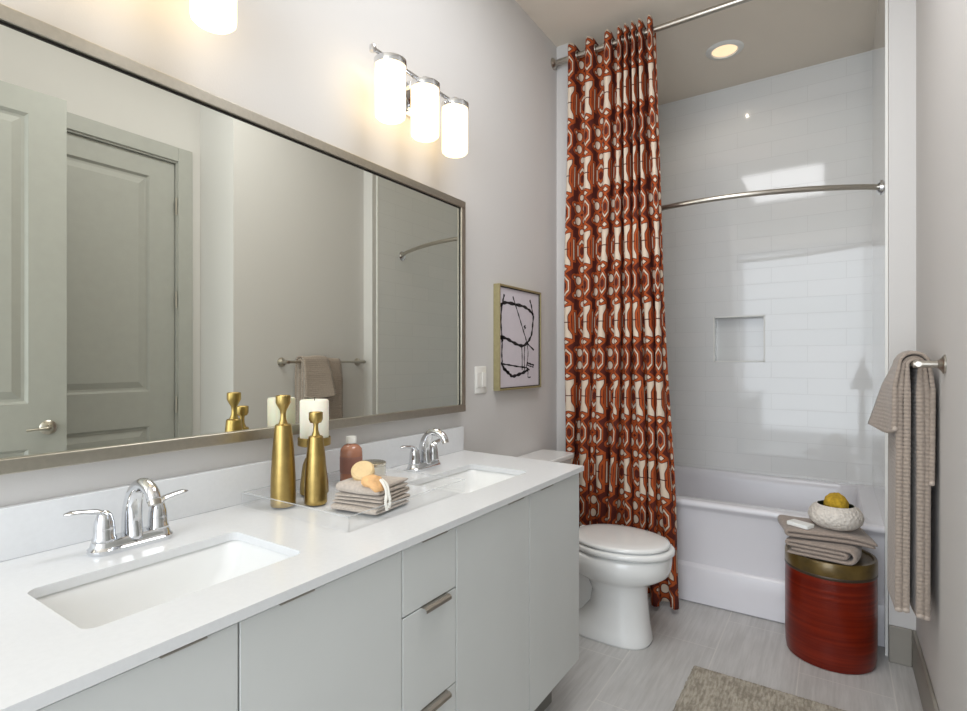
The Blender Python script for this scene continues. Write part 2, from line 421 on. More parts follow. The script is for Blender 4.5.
# tiled faces of the bath alcove, with the niche cut into the back one
NX0, NX1, NZ0, NZ1, ND = -.705, -.397, 1.293, 1.596, .09
bm = BXS((XAL, NX0, YB, YB+.12, 0, ZC), (NX1, XAR, YB, YB+.12, 0, ZC), (NX0, NX1, YB, YB+.12, 0, NZ0), (NX0, NX1, YB, YB+.12, NZ1, ZC), (NX0, NX1, YB+ND, YB+.12, NZ0, NZ1))
struct('wall_back', bm, 'tileX', 'white glossy subway tile wall with a recessed niche behind the bathtub', 'wall')
struct('trim_1', BXS((NX0-.006, NX0+.004, YB-.003, YB+.01, NZ0-.006, NZ1+.006), (NX1-.004, NX1+.006, YB-.003, YB+.01, NZ0-.006, NZ1+.006), (NX0, NX1, YB-.003, YB+.01, NZ0-.006, NZ0+.004), (NX0, NX1, YB-.003, YB+.01, NZ1-.004, NZ1+.006)), 'white', 'slim white edge trim around the tiled niche', 'trim')
struct('wall_tile_left', BX(XAL, XAL+.008, YW+.055, YB, 0, ZC), 'tileY', 'tiled side of the bath alcove behind the curtain', 'wall')
struct('wall_tile_right', BX(XAR-.008, XAR, YW+.055, YB, 0, ZC), 'tileY', 'tiled side of the bath alcove at the curved rod flange', 'wall')
struct('trim_2', BX(XAR-.010, XAR+.001, YW+.043, YW+.055, .0, ZC), 'white', 'slim white tile edge strip beside the hanging towels', 'trim')
struct('trim_3', BX(XAL-.001, XAL+.010, YW+.043, YW+.055, .0, ZC), 'white', 'slim white tile edge strip beside the curtain', 'trim')
def bboard(x0, x1, y0, y1): return BXS((x0, x1, y0, y1, 0, .1586))
struct('baseboard_right', bboard(XR-.013, XR, YN-.013, YW), 'trimgrey', 'grey baseboard under the towel bar', 'baseboard', bevel=.004)
struct('baseboard_wing', bboard(XAR-.001, XR-.013, YW-.013, YW), 'trimgrey', 'short grey baseboard on the wall end beside the red stool', 'baseboard', bevel=.004)
struct('baseboard_return', bboard(XR, XD, YN-.013, YN), 'trimgrey', 'grey baseboard at the corner by the closed door', 'baseboard', bevel=.004)
struct('baseboard_left', bboard(XL, XL+.013, 1.875, YW), 'trimgrey', 'grey baseboard behind the toilet', 'baseboard', bevel=.004)
struct('baseboard_wing_left', bboard(XL+.013, XAL+.001, YW-.013, YW), 'trimgrey', 'short grey baseboard behind the curtain', 'baseboard', bevel=.004)

# ---- two grey panelled doors (seen in the mirror)
def panel_door(name, W, H, parent, panels, th=.044):
    """leaf in local coords: x = thickness (0..th), y = width (0..W); panels recessed on the x=0 face"""
    bm = bmesh.new()
    zs = sorted([0]+[z for p in panels for z in (p[2], p[3])]+[H]); y0, y1 = panels[0][0], panels[0][1]
    box(bm, .012, th, 0, W, 0, H)
    box(bm, -.006, .012, 0, y0, 0, H); box(bm, -.006, .012, y1, W, 0, H)
    for a, b in zip(zs[0::2], zs[1::2]): box(bm, -.006, .012, y0, y1, a, b)
    for (a0, a1, z0, z1) in panels:
        loft(bm, [[(x, a0+i, z0+i), (x, a1-i, z0+i), (x, a1-i, z1-i), (x, a0+i, z1-i)] for i, x in ((.0, -.0065), (.012, .008), (.024, .009), (.058, -.003))], cap0=False)
    return obj(name, bm, 'doorgrey', parent)
# closed door in the entry wall: right jamb near Y 1.684, leaf hinged there
d1 = thing('door_1', 'closed grey two-panel door in a grey casing, seen in the mirror', 'door', (XD, .86, 0), kind='structure')
W1, H1 = 1.690-.86, 2.505
lf = panel_door('leaf', W1-.004, H1-.008, d1, [(.13, W1-.145, .24, .905), (.13, W1-.145, 1.11, 2.385)], .03); lf.location = (.020, .002, .006)
for nm, q in (('casing', (-.018, 0, W1+.008, W1+.094, 0, H1+.096)), ('casing', (-.018, 0, -.094, -.008, 0, H1+.096)), ('casing', (-.018, 0, -.008, W1+.008, H1+.010, H1+.096)),
              ('jamb', (-.006, T, W1+.001, W1+.008, 0, H1+.01)), ('jamb', (-.006, T, -.008, -.001, 0, H1+.01)), ('jamb', (-.006, T, -.001, W1+.001, H1+.001, H1+.010))):
    obj(nm, BX(*q), 'doorgrey', d1, bevel=.003 if nm == 'casing' else 0)
for z in (.25, 1.03, 1.67, 2.24): obj('hinge', TB([(-.010, W1-.002, z-.05), (-.010, W1-.002, z+.05)], .006, 10), 'nickel', d1)
# open door slab beside the camera
d2 = thing('door_2', 'open grey panelled door with a lever handle, seen at the left of the mirror', 'door', (.40, .15, 0), math.radians(5.5), kind='structure')
L2 = panel_door('leaf', .875, 2.515, d2, [(.15, .735, .22, .885), (.15, .735, 1.09, 2.405)], .044)
L2.location = (0, 0, .012)
hd = obj('lever_handle', LT([(.001, 0), (.033, 0), (.033, .006), (.026, .012), (.013, .016), (.013, .045), (.001, .047)], 28), 'nickel', d2, smooth=True)
hd.rotation_euler = (0, -PI/2, 0); hd.location = (-.006, .805, .99)
obj('lever', TB(spline([(-.046, .805, .99), (-.052, .79, .99), (-.052, .76, .988), (-.048, .72, .986)]), [.010]*9+[.009]*8+[.007]*8, 14, flat=.8), 'nickel', d2, smooth=True)

# ================================================================== BATHTUB
def bathtub():
    t = thing('bathtub', 'white alcove bathtub with a stepped apron behind the red stool', 'bathtub', (-.56, YT, 0))
    x0, x1 = XAL+.0081+.56, XAR-.0081+.56; D = YB-YT-.002; H = .546
    bm = bmesh.new()
    # apron profile swept along X: (y,z)
    prof = [(.012, 0), (.0, .008), (.0, .188), (.004, .198), (.022, .210), (.022, .49), (.016, .505), (.004, .515), (.0, .524), (.002, .537), (.010, .544), (.02, H)]
    v0 = [bm.verts.new((x0, y, z)) for y, z in prof]; v1 = [bm.verts.new((x1, y, z)) for y, z in prof]
    for i in range(len(prof)-1): bm.faces.new((v0[i], v1[i], v1[i+1], v0[i+1]))
    ap = obj('apron', bm, 'acryltub', t, smooth=True)
    # rim deck and basin
    k = 8
    hole = lambda i, r: rrect(x0+.09+i*1.6, x1-.07-i*.9, .085+i, D-.055-i, r, k)
    o = outer_match(x0, x1, .02, D, k); bm = bmesh.new()
    rings = [[(p[0], p[1], H) for p in o], [(p[0], p[1], H) for p in hole(0, .10)], [(p[0], p[1], H-.008) for p in hole(.008, .10)],
             [(p[0], p[1], H-.05) for p in hole(.016, .11)], [(p[0], p[1], .22) for p in hole(.055, .13)], [(p[0], p[1], .13) for p in hole(.085, .13)], [(p[0], p[1], .10) for p in hole(.14, .10)]]
    loft(bm, rings, cap0=False, cap1=True)
    obj('basin', bm, 'acryltub', t, smooth=True)
    obj('drain', LT([(.001, 0), (.03, 0), (.03, .004), (.001, .006)], 20, (x1-.32, D/2, .10)), 'chrome', t, smooth=True)
bathtub()

# ---- rods
def flange(parent, p, axis, r=.032):
    o = obj('flange', LT([(.001, 0), (r, 0), (r, .005), (r*.75, .012), (r*.5, .02), (.001, .021)], 24), 'chrome' if parent.name != 'curtain_rod' else 'nickel', parent, smooth=True)
    o.location = p; o.rotation_euler = (0, axis*PI/2, 0); return o
YR, ZR = 2.846, 3.043
cr = thing('curtain_rod', 'straight brushed rod near the ceiling carrying the patterned curtain', 'curtain rod', (XL, YR, ZR))
obj('rod', TB([(0.002, 0, 0), (XR-XL-.002, 0, 0)], .0155, 18), 'nickel', cr, smooth=True)
flange(cr, (0.0005, 0, 0), 1); flange(cr, (XR-XL-.0005, 0, 0), -1)
sr = thing('shower_rod', 'curved chrome shower rod across the white tiled alcove', 'shower rod', (XAR-.008, 3.215, 2.136))
L = XAR-XAL-.016; pts = []
for i in range(41):
    a = i/40; x = -L*a; pts.append((x if 0 < i < 40 else x*1 + (-.002 if i == 0 else .002), -.25*math.sin(PI*a)**.8 if 0 < a < 1 else 0, 0))
obj('rod', TB(pts, .0135, 16), 'nickel', sr, smooth=True)
flange(sr, (-.0005, 0, 0), -1, .036); flange(sr, (-L+.0005, 0, 0), 1, .036)

# ================================================================== SHOWER CURTAIN
def curtain():
    NF = 8
    def px_at(u, Y=2.80):
        t = (u-483.3)/533.92; return Y*(-.5511+.8345*t)/(.8345+.5511*t)
    top_x = [px_at(u) for u in (569.5, 588, 607, 618.5, 625, 632, 639, 649)]
    bot_x = [-1.288, -1.190, -1.100, -1.010, -.925, -.850, -.785, -.705]
    z1, z0 = ZR+.055, .03
    per = 16; n = NF*per; nz = 90
    bm = bmesh.new(); uvl = bm.loops.layers.uv.new('cloth')
    def cx(arr, f):      # f: fold coordinate 0..NF, ridge at k+.5
        g = f-.5
        if g < 0: return arr[0]+(arr[1]-arr[0])*g*.6
        if g >= NF-1: return arr[-1]+(arr[-1]-arr[-2])*(g-NF+1)*.35
        i = int(g); return arr[i]+(arr[i+1]-arr[i])*(g-i)
    rows = []; UV = []
    for k in range(nz+1):
        t = k/nz; z = z1+(z0-z1)*t; row = []; u_ = []
        b = t**1.15
        for i in range(n+1):
            f = i/per
            ct = cx(top_x, f); cb = cx(bot_x, f)
            sw = .012*math.sin(2.3*f+3.1*t*PI)*t + .008*math.sin(5.1*f+7*t)*t
            x = ct*(1-b)+cb*b + sw
            ph = 2*PI*f
            amp = (.050 - .012*t)*(1+.25*math.sin(1.7*f+2*t)*t)
            wv = math.cos(ph)
            # ridge (towards camera) at f = k+.5 where cos = -1 ; sharpen a little
            yy = amp*wv*(1-.12*math.cos(3*ph)) + .015*math.sin(3.7*f+5*t)*t
            x += .012*math.sin(2*ph)*(1 if t < .1 else 1)*(.6+.5*t)*(.5 if 3 < f < 7 and t < .3 else 1)
            zz = z
            if k == 0: zz = z - .022*(1-(-wv+1)/2)      # peaks over the ridges
            dr = .22*(math.exp(-((f-1.9)/.8)**2)+math.exp(-((f-6.1)/.9)**2))*max(0, t-.10)/.9
            row.append(bm.verts.new((x+.56, YR+yy-YR-.005*t, zz))); u_.append((f-.5 + .08*math.sin(1.3*f+4*t)*t*1.5 + dr, zz*1.0))
        rows.append(row); UV.append(u_)
    for k in range(nz):
        for i in range(n):
            fc = bm.faces.new((rows[k][i], rows[k][i+1], rows[k+1][i+1], rows[k+1][i]))
            for lp, (a, b_) in zip(fc.loops, ((k, i), (k, i+1), (k+1, i+1), (k+1, i))): lp[uvl].uv = UV[a][b_]
    o = obj('shower_curtain', bm, 'curtain', None, (-.56, YR, 0), smooth='full')
    s = o.modifiers.new('thickness', 'SOLIDIFY'); s.thickness = .0022; s.offset = 0
    tag(o, 'long rust and cream geometric print curtain gathered on the left of the bathtub', 'shower curtain')
    # grommet rings through which the rod passes
    for k in range(NF*2):
        f = k/2+.25; x = cx(top_x, f)
        bm = bmesh.new()
        ring = []
        for a in range(20):
            aa = 2*PI*a/20; ring.append([(x+.56+(.004)*math.cos(q)*1.0, (.023+.004*math.sin(q))*math.cos(aa), ZR+(.023+.004*math.sin(q))*math.sin(aa)) for q in [2*PI*j/8 for j in range(8)]])
        ring.append(ring[0]); loft(bm, ring, False, False); bmesh.ops.remove_doubles(bm, verts=bm.verts, dist=1e-5)
        obj('grommet', bm, 'nickel', o, smooth=True)
curtain()

# ================================================================== TOILET
def egg(cx, cy, af, ab, b, z, n=40, p=2.0):
    out = []
    for j in range(n):
        a = 2*PI*j/n; c_, s_ = math.cos(a), math.sin(a)
        c2 = math.copysign(abs(c_)**(2/p), c_); s2 = math.copysign(abs(s_)**(2/p), s_)
        out.append((cx+(af if c_ > 0 else ab)*c2, cy+b*s2, z))
    return out
def toilet():
    t = thing('toilet', 'white two-piece toilet with closed lid beside the vanity end', 'toilet', (-.868, 2.465, 0))
    bm = bmesh.new()
    secs = [(0, .160, .30, .118, 2.6), (.012, .163, .30, .121, 2.6), (.05, .156, .26, .114, 2.5), (.10, .149, .17, .106, 2.4), (.15, .145, .125, .105, 2.3), (.215, .141, .115, .103, 2.2), (.262, .142, .14, .106, 2.2), (.280, .163, .20, .124, 2.1), (.298, .200, .26, .150, 2.1), (.322, .234, .30, .172, 2.1), (.35, .246, .32, .182, 2.1), (.400, .251, .33, .187, 2.1), (.410, .243, .325, .180, 2.1)]
    loft(bm, [egg(0, 0, a, b, w_, z, 48, p) for z, a, b, w_, p in secs])
    obj('bowl', bm, 'porcelain', t, smooth='full')
    bm = bmesh.new(); loft(bm, [egg(-.24, 0, a, .16, w_, z, 32, 2.3) for z, a, w_ in ((0, .14, .06), (.12, .16, .045), (.25, .17, .055), (.40, .10, .11))])
    obj('trapway', bm, 'porcelain', t, smooth='full')
    bm = bmesh.new(); loft(bm, [egg(.0, 0, a, b, w_, z, 48, 2.1) for z, a, b, w_ in ((.411, .235, .20, .165), (.4175, .240, .20, .170), (.419, .256, .20, .186), (.422, .262, .205, .192), (.438, .262, .205, .192), (.444, .254, .20, .186))])
    obj('seat', bm, 'porcelain', t, smooth='full')
    bm = bmesh.new(); loft(bm, [egg(-.004, 0, a, b, w_, z, 48, 2.1) for z, a, b, w_ in ((.4445, .22, .20, .158), (.4485, .238, .20, .174), (.453, .246, .205, .181), (.464, .244, .203, .179), (.469, .23, .19, .165), (.473, .18, .15, .12), (.475, .08, .07, .05))])
    obj('lid', bm, 'porcelain', t, smooth='full')
    for yy in (-.09, .05): obj('hinge_cap', BX(-.215, -.185, yy, yy+.04, .42, .462), 'porcelain', t, bevel=.006)
    bm = bmesh.new()
    for z, g in ((.40, .012), (.43, .0), (.775, -.006)): pass
    loft(bm, [[(p[0], p[1], z) for p in rrect(-.515+.004, -.332+g, -.215-g, .215+g, .03)] for z, g in ((.405, -.01), (.44, 0), (.77, .008))])
    obj('tank', bm, 'porcelain', t, smooth=True, bevel=.006)
    bm = bmesh.new(); loft(bm, [[(p[0], p[1], z) for p in rrect(-.517, -.312, -.230, .230, .03)] for z in (.771, .80)])
    obj('tank_lid', bm, 'porcelain', t, smooth=True, bevel=.008, seg=3)
    obj('flush_lever', TB(spline([(-.324, -.17, .72), (-.310, -.17, .72), (-.306, -.155, .72), (-.306, -.10, .715)]), .007, 10), 'chrome', t, smooth=True)
toilet()

# ================================================================== VANITY
XF = -.803; VY0, VY1 = .130, 1.868; ZK, ZTOP = .18, .884
v = thing('vanity_cabinet', 'long pale grey flat-front double vanity cabinet under the white countertop', 'cabinet', (XF, .99, 0))
def rel(x0, x1, y0, y1, z0, z1): return (x0-XF, x1-XF, y0-.99, y1-.99, z0, z1)
TH = .019
obj('carcass', BXS(rel(XL+.002, XF-TH-.002, VY0, VY0+.018, ZK, ZTOP), rel(XL+.002, XF-TH-.002, VY1-.018, VY1, ZK, ZTOP), rel(XL+.002, XF-TH-.002, VY0+.018, VY1-.018, ZK, ZK+.018),
    rel(XF-TH-.02, XF-TH-.002, VY0+.018, VY1-.018, ZK+.018, ZTOP-.001), rel(XL+.002, XL+.01, VY0+.018, VY1-.018, ZK+.018, ZTOP)), 'cabinet', v)
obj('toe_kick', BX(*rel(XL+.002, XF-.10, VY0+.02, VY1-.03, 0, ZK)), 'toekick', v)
def edge_pull(parent, y0, y1, ztop, oy):
    """nickel finger pull clipped over the top edge of a front"""
    bm = bmesh.new(); q = rel
    up = ztop > .87; dx, dz = (.004, .0005) if up else (.016, .009)
    pr = [(XF-.012, ztop+.0022), (XF+dx*.6, ztop+.0022), (XF+dx, ztop+.0012-dz*.35), (XF+dx+.001, ztop-dz), (XF+dx-.001, ztop-dz), (XF+dx-.002, ztop-dz*.35), (XF+dx*.55, ztop+.0003), (XF-.012, ztop+.0003)]
    loft(bm, [[(a-XF, yy-.99, b) for a, b in pr] for yy in (y0, y1)])
    return obj('edge_pull', bm, 'pull', parent)
G = .0018
fronts = [('door', .130, .501, ZK, .8795, .379, .447), ('door', .501, .889, ZK, .8795, .575, .648),
          ('drawer', .889, 1.091, .726, .8795, .955, 1.050), ('drawer', .889, 1.091, .486, .726, .955, 1.050), ('drawer', .889, 1.091, ZK, .486, .955, 1.050),
          ('door', 1.091, 1.479, ZK, .8795, 1.345, 1.437), ('door', 1.479, 1.868, ZK, .8795, 1.552, 1.640)]
for nm, y0, y1, z0, z1, p0, p1 in fronts:
    d = obj(nm, BX(*rel(XF-TH, XF, y0+G, y1-G, z0+G, z1-G)), 'cabinet', v, bevel=.001)
    edge_pull(d, p0, p1, z1-G, 0)

# countertop with two cut-outs
CX0, CX1, CY0, CY1, CZ0, CZ = XL+.002, -.790, .110, 1.882, .8855, .9035
ct = thing('countertop', 'white quartz vanity top with two sink cut-outs', 'countertop', (-1.08, .99, CZ))
SINKS = [(-1.163, -.916, .330, .716), (-1.163, -.916, 1.292, 1.678)]
def slab():
    bm = bmesh.new(); K = 6
    ysp = [CY0, .28, .77, 1.24, 1.73, CY1]
    def R(x, y, z): return (x+1.08, y-.99, z-CZ)
    for i in range(5):
        a, b = ysp[i], ysp[i+1]
        if i in (1, 3):
            s = SINKS[0 if i == 1 else 1]
            o = outer_match(CX0, CX1, a, b, K); hl = rrect(s[0], s[1], s[2], s[3], .020, K)
            n = len(o)
            top = [[bm.verts.new(R(*p, CZ)) for p in o], [bm.verts.new(R(*p, CZ)) for p in hl]]
            bot = [[bm.verts.new(R(*p, CZ0)) for p in o], [bm.verts.new(R(*p, CZ0)) for p in hl]]
            for j in range(n):
                k = (j+1) % n
                bm.faces.new((top[0][j], top[0][k], top[1][k], top[1][j])); bm.faces.new((bot[0][j], bot[1][j], bot[1][k], bot[0][k]))
                bm.faces.new((top[1][j], top[1][k], bot[1][k], bot[1][j]))
                if abs(o[j][0]-CX1) < 1e-6 and abs(o[k][0]-CX1) < 1e-6 or abs(o[j][0]-CX0) < 1e-6 and abs(o[k][0]-CX0) < 1e-6:
                    bm.faces.new((top[0][j], bot[0][j], bot[0][k], top[0][k]))
        else:
            q = [(CX0, a), (CX1, a), (CX1, b), (CX0, b+(.036 if i == 4 else 0))]
            t4 = [bm.verts.new(R(*p, CZ)) for p in q]; b4 = [bm.verts.new(R(*p, CZ0)) for p in q]
            bm.faces.new(t4); bm.faces.new(b4[::-1])
            for j, k in ((1, 2), (3, 0)): bm.faces.new((t4[j], b4[j], b4[k], t4[k]))
            if i == 0: bm.faces.new((t4[0], b4[0], b4[1], t4[1]))
            if i == 4: bm.faces.new((t4[2], b4[2], b4[3], t4[3]))
    return obj('slab', bm, 'quartz', ct)
slab()
tag(obj('backsplash', BX(CX0, -1.369, CY0, CY1+.034, CZ+.0002, 1.008), 'quartz', bevel=.0015), 'low white quartz backsplash strip under the mirror', 'backsplash')

def sink(s, lab):
    x0, x1, y0, y1 = s; cx, cy = (x0+x1)/2, (y0+y1)/2
    t = thing('undermount_sink', lab, 'sink', (cx, cy, CZ0), 0, 'undermount sinks in the vanity top')
    bm = bmesh.new(); K = 6; hx, hy = (x1-x0)/2, (y1-y0)/2
    def rr(gx, gy, r, z, e=0): return [(p[0], p[1], z) for p in rrect(-hx+gx, hx-gx, -hy+gy, hy-gy, r, K)]
    rings = [rr(-.03, -.03, .04, -.0005), rr(-.006, -.006, .03, -.0005), rr(.0, .0, .034, -.010), rr(.006, .012, .04, -.05), rr(.02, .05, .05, -.10), rr(.05, .10, .05, -.122), rr(.09, .155, .03, -.128)]
    rings2 = [rr(.085, .15, .03, -.140), rr(.04, .09, .05, -.134), rr(.006, .035, .05, -.108), rr(-.01, -.004, .045, -.05), rr(-.03, -.03, .04, -.012)]
    loft(bm, rings+rings2+[rings[0]], False, False)
    # floor of the basin
    bm.faces.new([bm.verts.new(p) for p in rings[-1]]); bm.faces.new([bm.verts.new(p) for p in rings2[0]])
    bmesh.ops.remove_doubles(bm, verts=bm.verts, dist=1e-5)
    obj('basin', bm, 'porcelain', t, smooth=True)
    obj('drain', LT([(.001, 0), (.022, 0), (.022, .003), (.016, .004), (.016, .002), (.001, .002)], 24, (0, 0, -.128)), 'chrome', t, smooth=True)
sink(SINKS[0], 'white rectangular undermount sink nearest the camera')
sink(SINKS[1], 'white rectangular undermount sink near the toilet end of the counter')

def faucet():
    t = thing('faucet', 'chrome two-handle faucet behind the sink nearest the camera', 'faucet', (-1.262, .541, CZ), 0, 'faucets behind the sinks')
    bm = bmesh.new()
    def ob(hx, hy, z): return [(p[0], p[1], z) for p in rrect(-hx, hx, -hy, hy, hx*.98, 8)]
    loft(bm, [ob(.028, .080, 0), ob(.030, .082, .004), ob(.030, .082, .009), ob(.026, .078, .013), ob(.024, .076, .017), ob(.023, .075, .022), ob(.019, .071, .027)])
    obj('base_plate', bm, 'chrome', t, smooth=True)
    # spout: wide tapering body rising and arching forward
    P = spline([(0, 0, .018), (.000, 0, .06), (.007, 0, .098), (.027, 0, .128), (.056, 0, .137), (.084, 0, .127), (.097, 0, .109)], 7)
    n = len(P); rad = [(.0235*(1-i/n)**1.0+.0125) if i < n*.75 else .0142 for i in range(n)]
    rad = [.030-.0165*min(1, (i/(n*.55))) if i < n*.55 else .0135 for i in range(n)]
    obj('spout', TB(P, rad, 20, flat=[.62+.38*min(1, i/(n*.6)) for i in range(n)], up=(0, 1, 0)), 'chrome', t, smooth='full')
    obj('aerator', TB([(.0955, 0, .113), (.100, 0, .101)], .0122, 18), 'nickel', t, smooth=True)
    for sgn in (-1, 1):
        hb = obj('handle', LT([(.022, .024), (.0222, .029), (.0195, .034), (.019, .050), (.0175, .064), (.0135, .078), (.007, .085), (.001, .087)], 28, (0, sgn*.052, 0)), 'chrome', t, smooth='full')
        Q = spline([(0, sgn*.050, .068), (.0, sgn*.060, .084), (-.002, sgn*.080, .089), (-.004, sgn*.103, .092), (-.006, sgn*.120, .092)], 6)
        m_ = len(Q)
        obj('lever', TB(Q, [.0145-.003*math.sin(PI*i/m_*.5) if i < m_-4 else .0095*(1-(i-m_+4)/6) for i in range(m_)], 14, flat=.42), 'chrome', hb, smooth='full')
    return t
f1 = faucet()
f2 = copy_tree(f1); f2.location = (-1.262, 1.515, CZ); f2['label'] = 'chrome two-handle faucet behind the sink near the toilet end'

# ================================================================== MIRROR
my0, my1, mz0, mz1 = .10, 1.905, 1.077, 1.992; fw = .030
mt = thing('wall_mirror', 'wide framed vanity mirror with a champagne metal frame', 'mirror', (XL, 1.0, mz0))
def mr(x0, x1, y0, y1, z0, z1): return (x0-XL, x1-XL, y0-1.0, y1-1.0, z0-mz0, z1-mz0)
xf = XM+.012
obj('frame', BXS(mr(XL+.001, xf, my0, my1, mz1-fw, mz1), mr(XL+.001, xf, my0, my1, mz0, mz0+fw), mr(XL+.001, xf, my0, my0+fw, mz0+fw, mz1-fw), mr(XL+.001, xf, my1-fw, my1, mz0+fw, mz1-fw)), 'champagne', mt, bevel=.002)
obj('mirror_glass', BX(*mr(XL+.004, XM, my0+fw-.002, my1-fw+.002, mz0+fw-.002, mz1-fw+.002)), 'mirror', mt)
lw = .004
obj('reveal_shade', BXS(mr(XM, XM+.003, my0+fw, my1-fw, mz1-fw-lw, mz1-fw), mr(XM, XM+.003, my1-fw-lw, my1-fw, mz0+fw, mz1-fw-lw)), 'darkedge', mt)  # dark strip standing in for the shaded reveal inside the frame

# ================================================================== VANITY LIGHTS
def vanity_light():
    t = thing('vanity_light', 'chrome three-shade wall light over the right half of the mirror', 'wall lamp', (XL, 1.530, 2.35), 0, 'vanity lights above the mirror')
    px_ = -1.27-XL
    bm = bmesh.new(); R0 = [(.0005, a, b) for a, b in rrect(-.058, .058, -.105, .02, .01)]; R1 = [(.012, a, b) for a, b in rrect(-.058, .058, -.105, .02, .01)]; R2 = [(.022, a, b) for a, b in rrect(-.045, .045, -.092, .007, .01)]
    loft(bm, [R0, R1, R2]); obj('back_plate', bm, 'chrome', t, smooth=True)
    bx = -1.302-XL
    obj('support_arm', BX(.015, bx, -.012, .012, -.020, .0), 'chrome', t, bevel=.003)
    obj('bar', TB([(bx, -.235, 0), (bx, .225, 0)], .0085, 14), 'chrome', t, smooth=True)
    for e in (-.235, .225): obj('bar_end', LT([(.001, -.012), (.011, -.010), (.012, 0), (.011, .010), (.001, .012)], 16, (bx, e, 0)), 'chrome', t, smooth=True)
    for y in (-.184, .0, .186):
        s = obj('shade', LT([(.001, -.230), (.030, -.230), (.044, -.227), (.051, -.220), (.052, -.209), (.052, -.038), (.001, -.038)], 36, (px_, y, 0)), 'shade', t, smooth=True)
        obj('shade_cap', LT([(.001, -.050), (.055, -.050), (.056, -.047), (.056, -.030), (.050, -.026), (.022, -.022), (.016, -.012), (.012, -.004), (.001, -.003)], 36, (px_, y, 0)), 'chrome', s, smooth=True)
        obj('neck', TB([(px_, y, -.014), (bx, y, -.002)], .007, 10), 'chrome', s, smooth=True)
    return t
l1 = vanity_light()
l2 = copy_tree(l1); l2.location.y -= .990
l2['label'] = 'chrome three-shade wall light above the mirror, cut by the top edge'

# recessed downlight
rc = thing('recessed_light', 'round glowing recessed downlight in the ceiling over the bathtub', 'ceiling light', (-.56, 3.478, ZC))
obj('trim_ring', LT([(.070, -.001), (.074, -.010), (.100, -.006), (.106, -.0005)], 44, cap0=False, cap1=False), 'white', rc, smooth=True)
sp_ = bpy.data.lights.new('recessed_bulb', 'SPOT'); sp_.energy = 1.6; sp_.color = (1, .86, .68); sp_.spot_size = math.radians(165); sp_.spot_blend = .6; sp_.shadow_soft_size = 0
so = bpy.data.objects.new('recessed_bulb', sp_); link(so); so.location = (-.56, 3.478, ZC-.02)
obj('lens', LT([(.001, -.004), (.066, -.004), (.071, -.001)], 40, cap1=False), 'canlens', rc, smooth=True)

# ================================================================== WALL OBJECTS
# framed drawing on the left wall
AY0, AY1, AZ0, AZ1 = 2.190, 2.628, 1.152, 1.672; AD = .035
ar = thing('framed_drawing', 'black abstract line drawing in a thin gold frame above the toilet tank', 'picture', (XL, 2.41, 1.41))
def arr(x0, x1, y0, y1, z0, z1): return (x0, x1, y0-2.41, y1-2.41, z0-1.41, z1-1.41)
fw2 = .010
obj('frame', BXS(arr(.0005, AD, AY0, AY1, AZ1-fw2, AZ1), arr(.0005, AD, AY0, AY1, AZ0, AZ0+fw2), arr(.0005, AD, AY0, AY0+fw2, AZ0+fw2, AZ1-fw2), arr(.0005, AD, AY1-fw2, AY1, AZ0+fw2, AZ1-fw2)), 'goldframe', ar, bevel=.001)
obj('paper', BX(*arr(.002, AD-.010, AY0+fw2, AY1-fw2, AZ0+fw2, AZ1-fw2)), 'paper', ar)
obj('inner_edge', BXS(arr(AD-.010, AD-.004, AY0+fw2, AY1-fw2, AZ1-fw2-.004, AZ1-fw2), arr(AD-.010, AD-.004, AY1-fw2-.004, AY1-fw2, AZ0+fw2, AZ1-fw2-.004), arr(AD-.010, AD-.004, AY0+fw2, AY1-fw2-.004, AZ0+fw2, AZ0+fw2+.004)), 'darkedge', ar)
strokes = [  # crop pixel points, width
    ([(210, 205), (222, 185), (245, 172), (290, 178), (330, 186), (358, 205), (376, 228)], 5),
    ([(376, 228), (372, 280), (366, 330), (350, 365), (325, 388), (290, 378), (255, 358), (222, 345)], 5),
    ([(226, 188), (222, 250), (224, 310), (228, 370), (226, 430), (228, 475)], 3.5),
    ([(278, 138), (292, 185), (308, 240), (322, 290), (338, 345), (348, 375), (378, 408)], 3),
    ([(238, 130), (232, 160), (226, 190)], 4), ([(358, 150), (366, 180), (372, 225)], 4),
    ([(333, 283), (337, 300)], 6),
    ([(212, 345), (222, 350), (230, 372)], 6),
    ([(320, 390), (322, 440), (322, 512)], 2.5), ([(334, 390), (332, 450), (334, 512)], 2.5), ([(346, 380), (350, 430), (342, 500)], 2),
    ([(224, 475), (236, 508), (258, 530), (276, 545), (300, 538), (330, 524), (352, 508)], 5),
    ([(228, 484), (260, 488), (300, 495), (340, 500), (358, 512)], 2.5),
    ([(232, 496), (244, 512), (262, 530)], 4),
    ([(345, 474), (360, 480), (378, 486)], 3), ([(350, 520), (350, 548), (362, 548)], 2), ([(346, 485), (360, 492), (376, 496)], 2)]
bm = bmesh.new()
for pts_, wd in strokes:
    q = []
    for (x, y) in pts_:
        fx = (x-212)/190; top = 88+.15*(x-208); bot = 610-.1*(x-208); fy = (y-top)/(bot-top)
        dd = 1/(1/1.0)
        yy = AY0+fw2+(AY1-AY0-2*fw2)*(fx*.88+.12*fx*fx); zz = AZ1-fw2-(AZ1-AZ0-2*fw2)*fy
        q.append((AD-.0095, yy-2.41, zz-1.41))
    S = spline(q, 6); hw = wd*.0015
    prev = None
    for i, p in enumerate(S):
        tg = (S[min(i+1, len(S)-1)]-S[max(i-1, 0)]).normalized(); nn = Vector((0, -tg.z, tg.y))*hw*(1+.3*math.sin(i*1.3))
        a, b = bm.verts.new(p+nn), bm.verts.new(p-nn)
        if prev: bm.faces.new((prev[0], a, b, prev[1]))
        prev = (a, b)
obj('ink_lines', bm, 'black', ar)

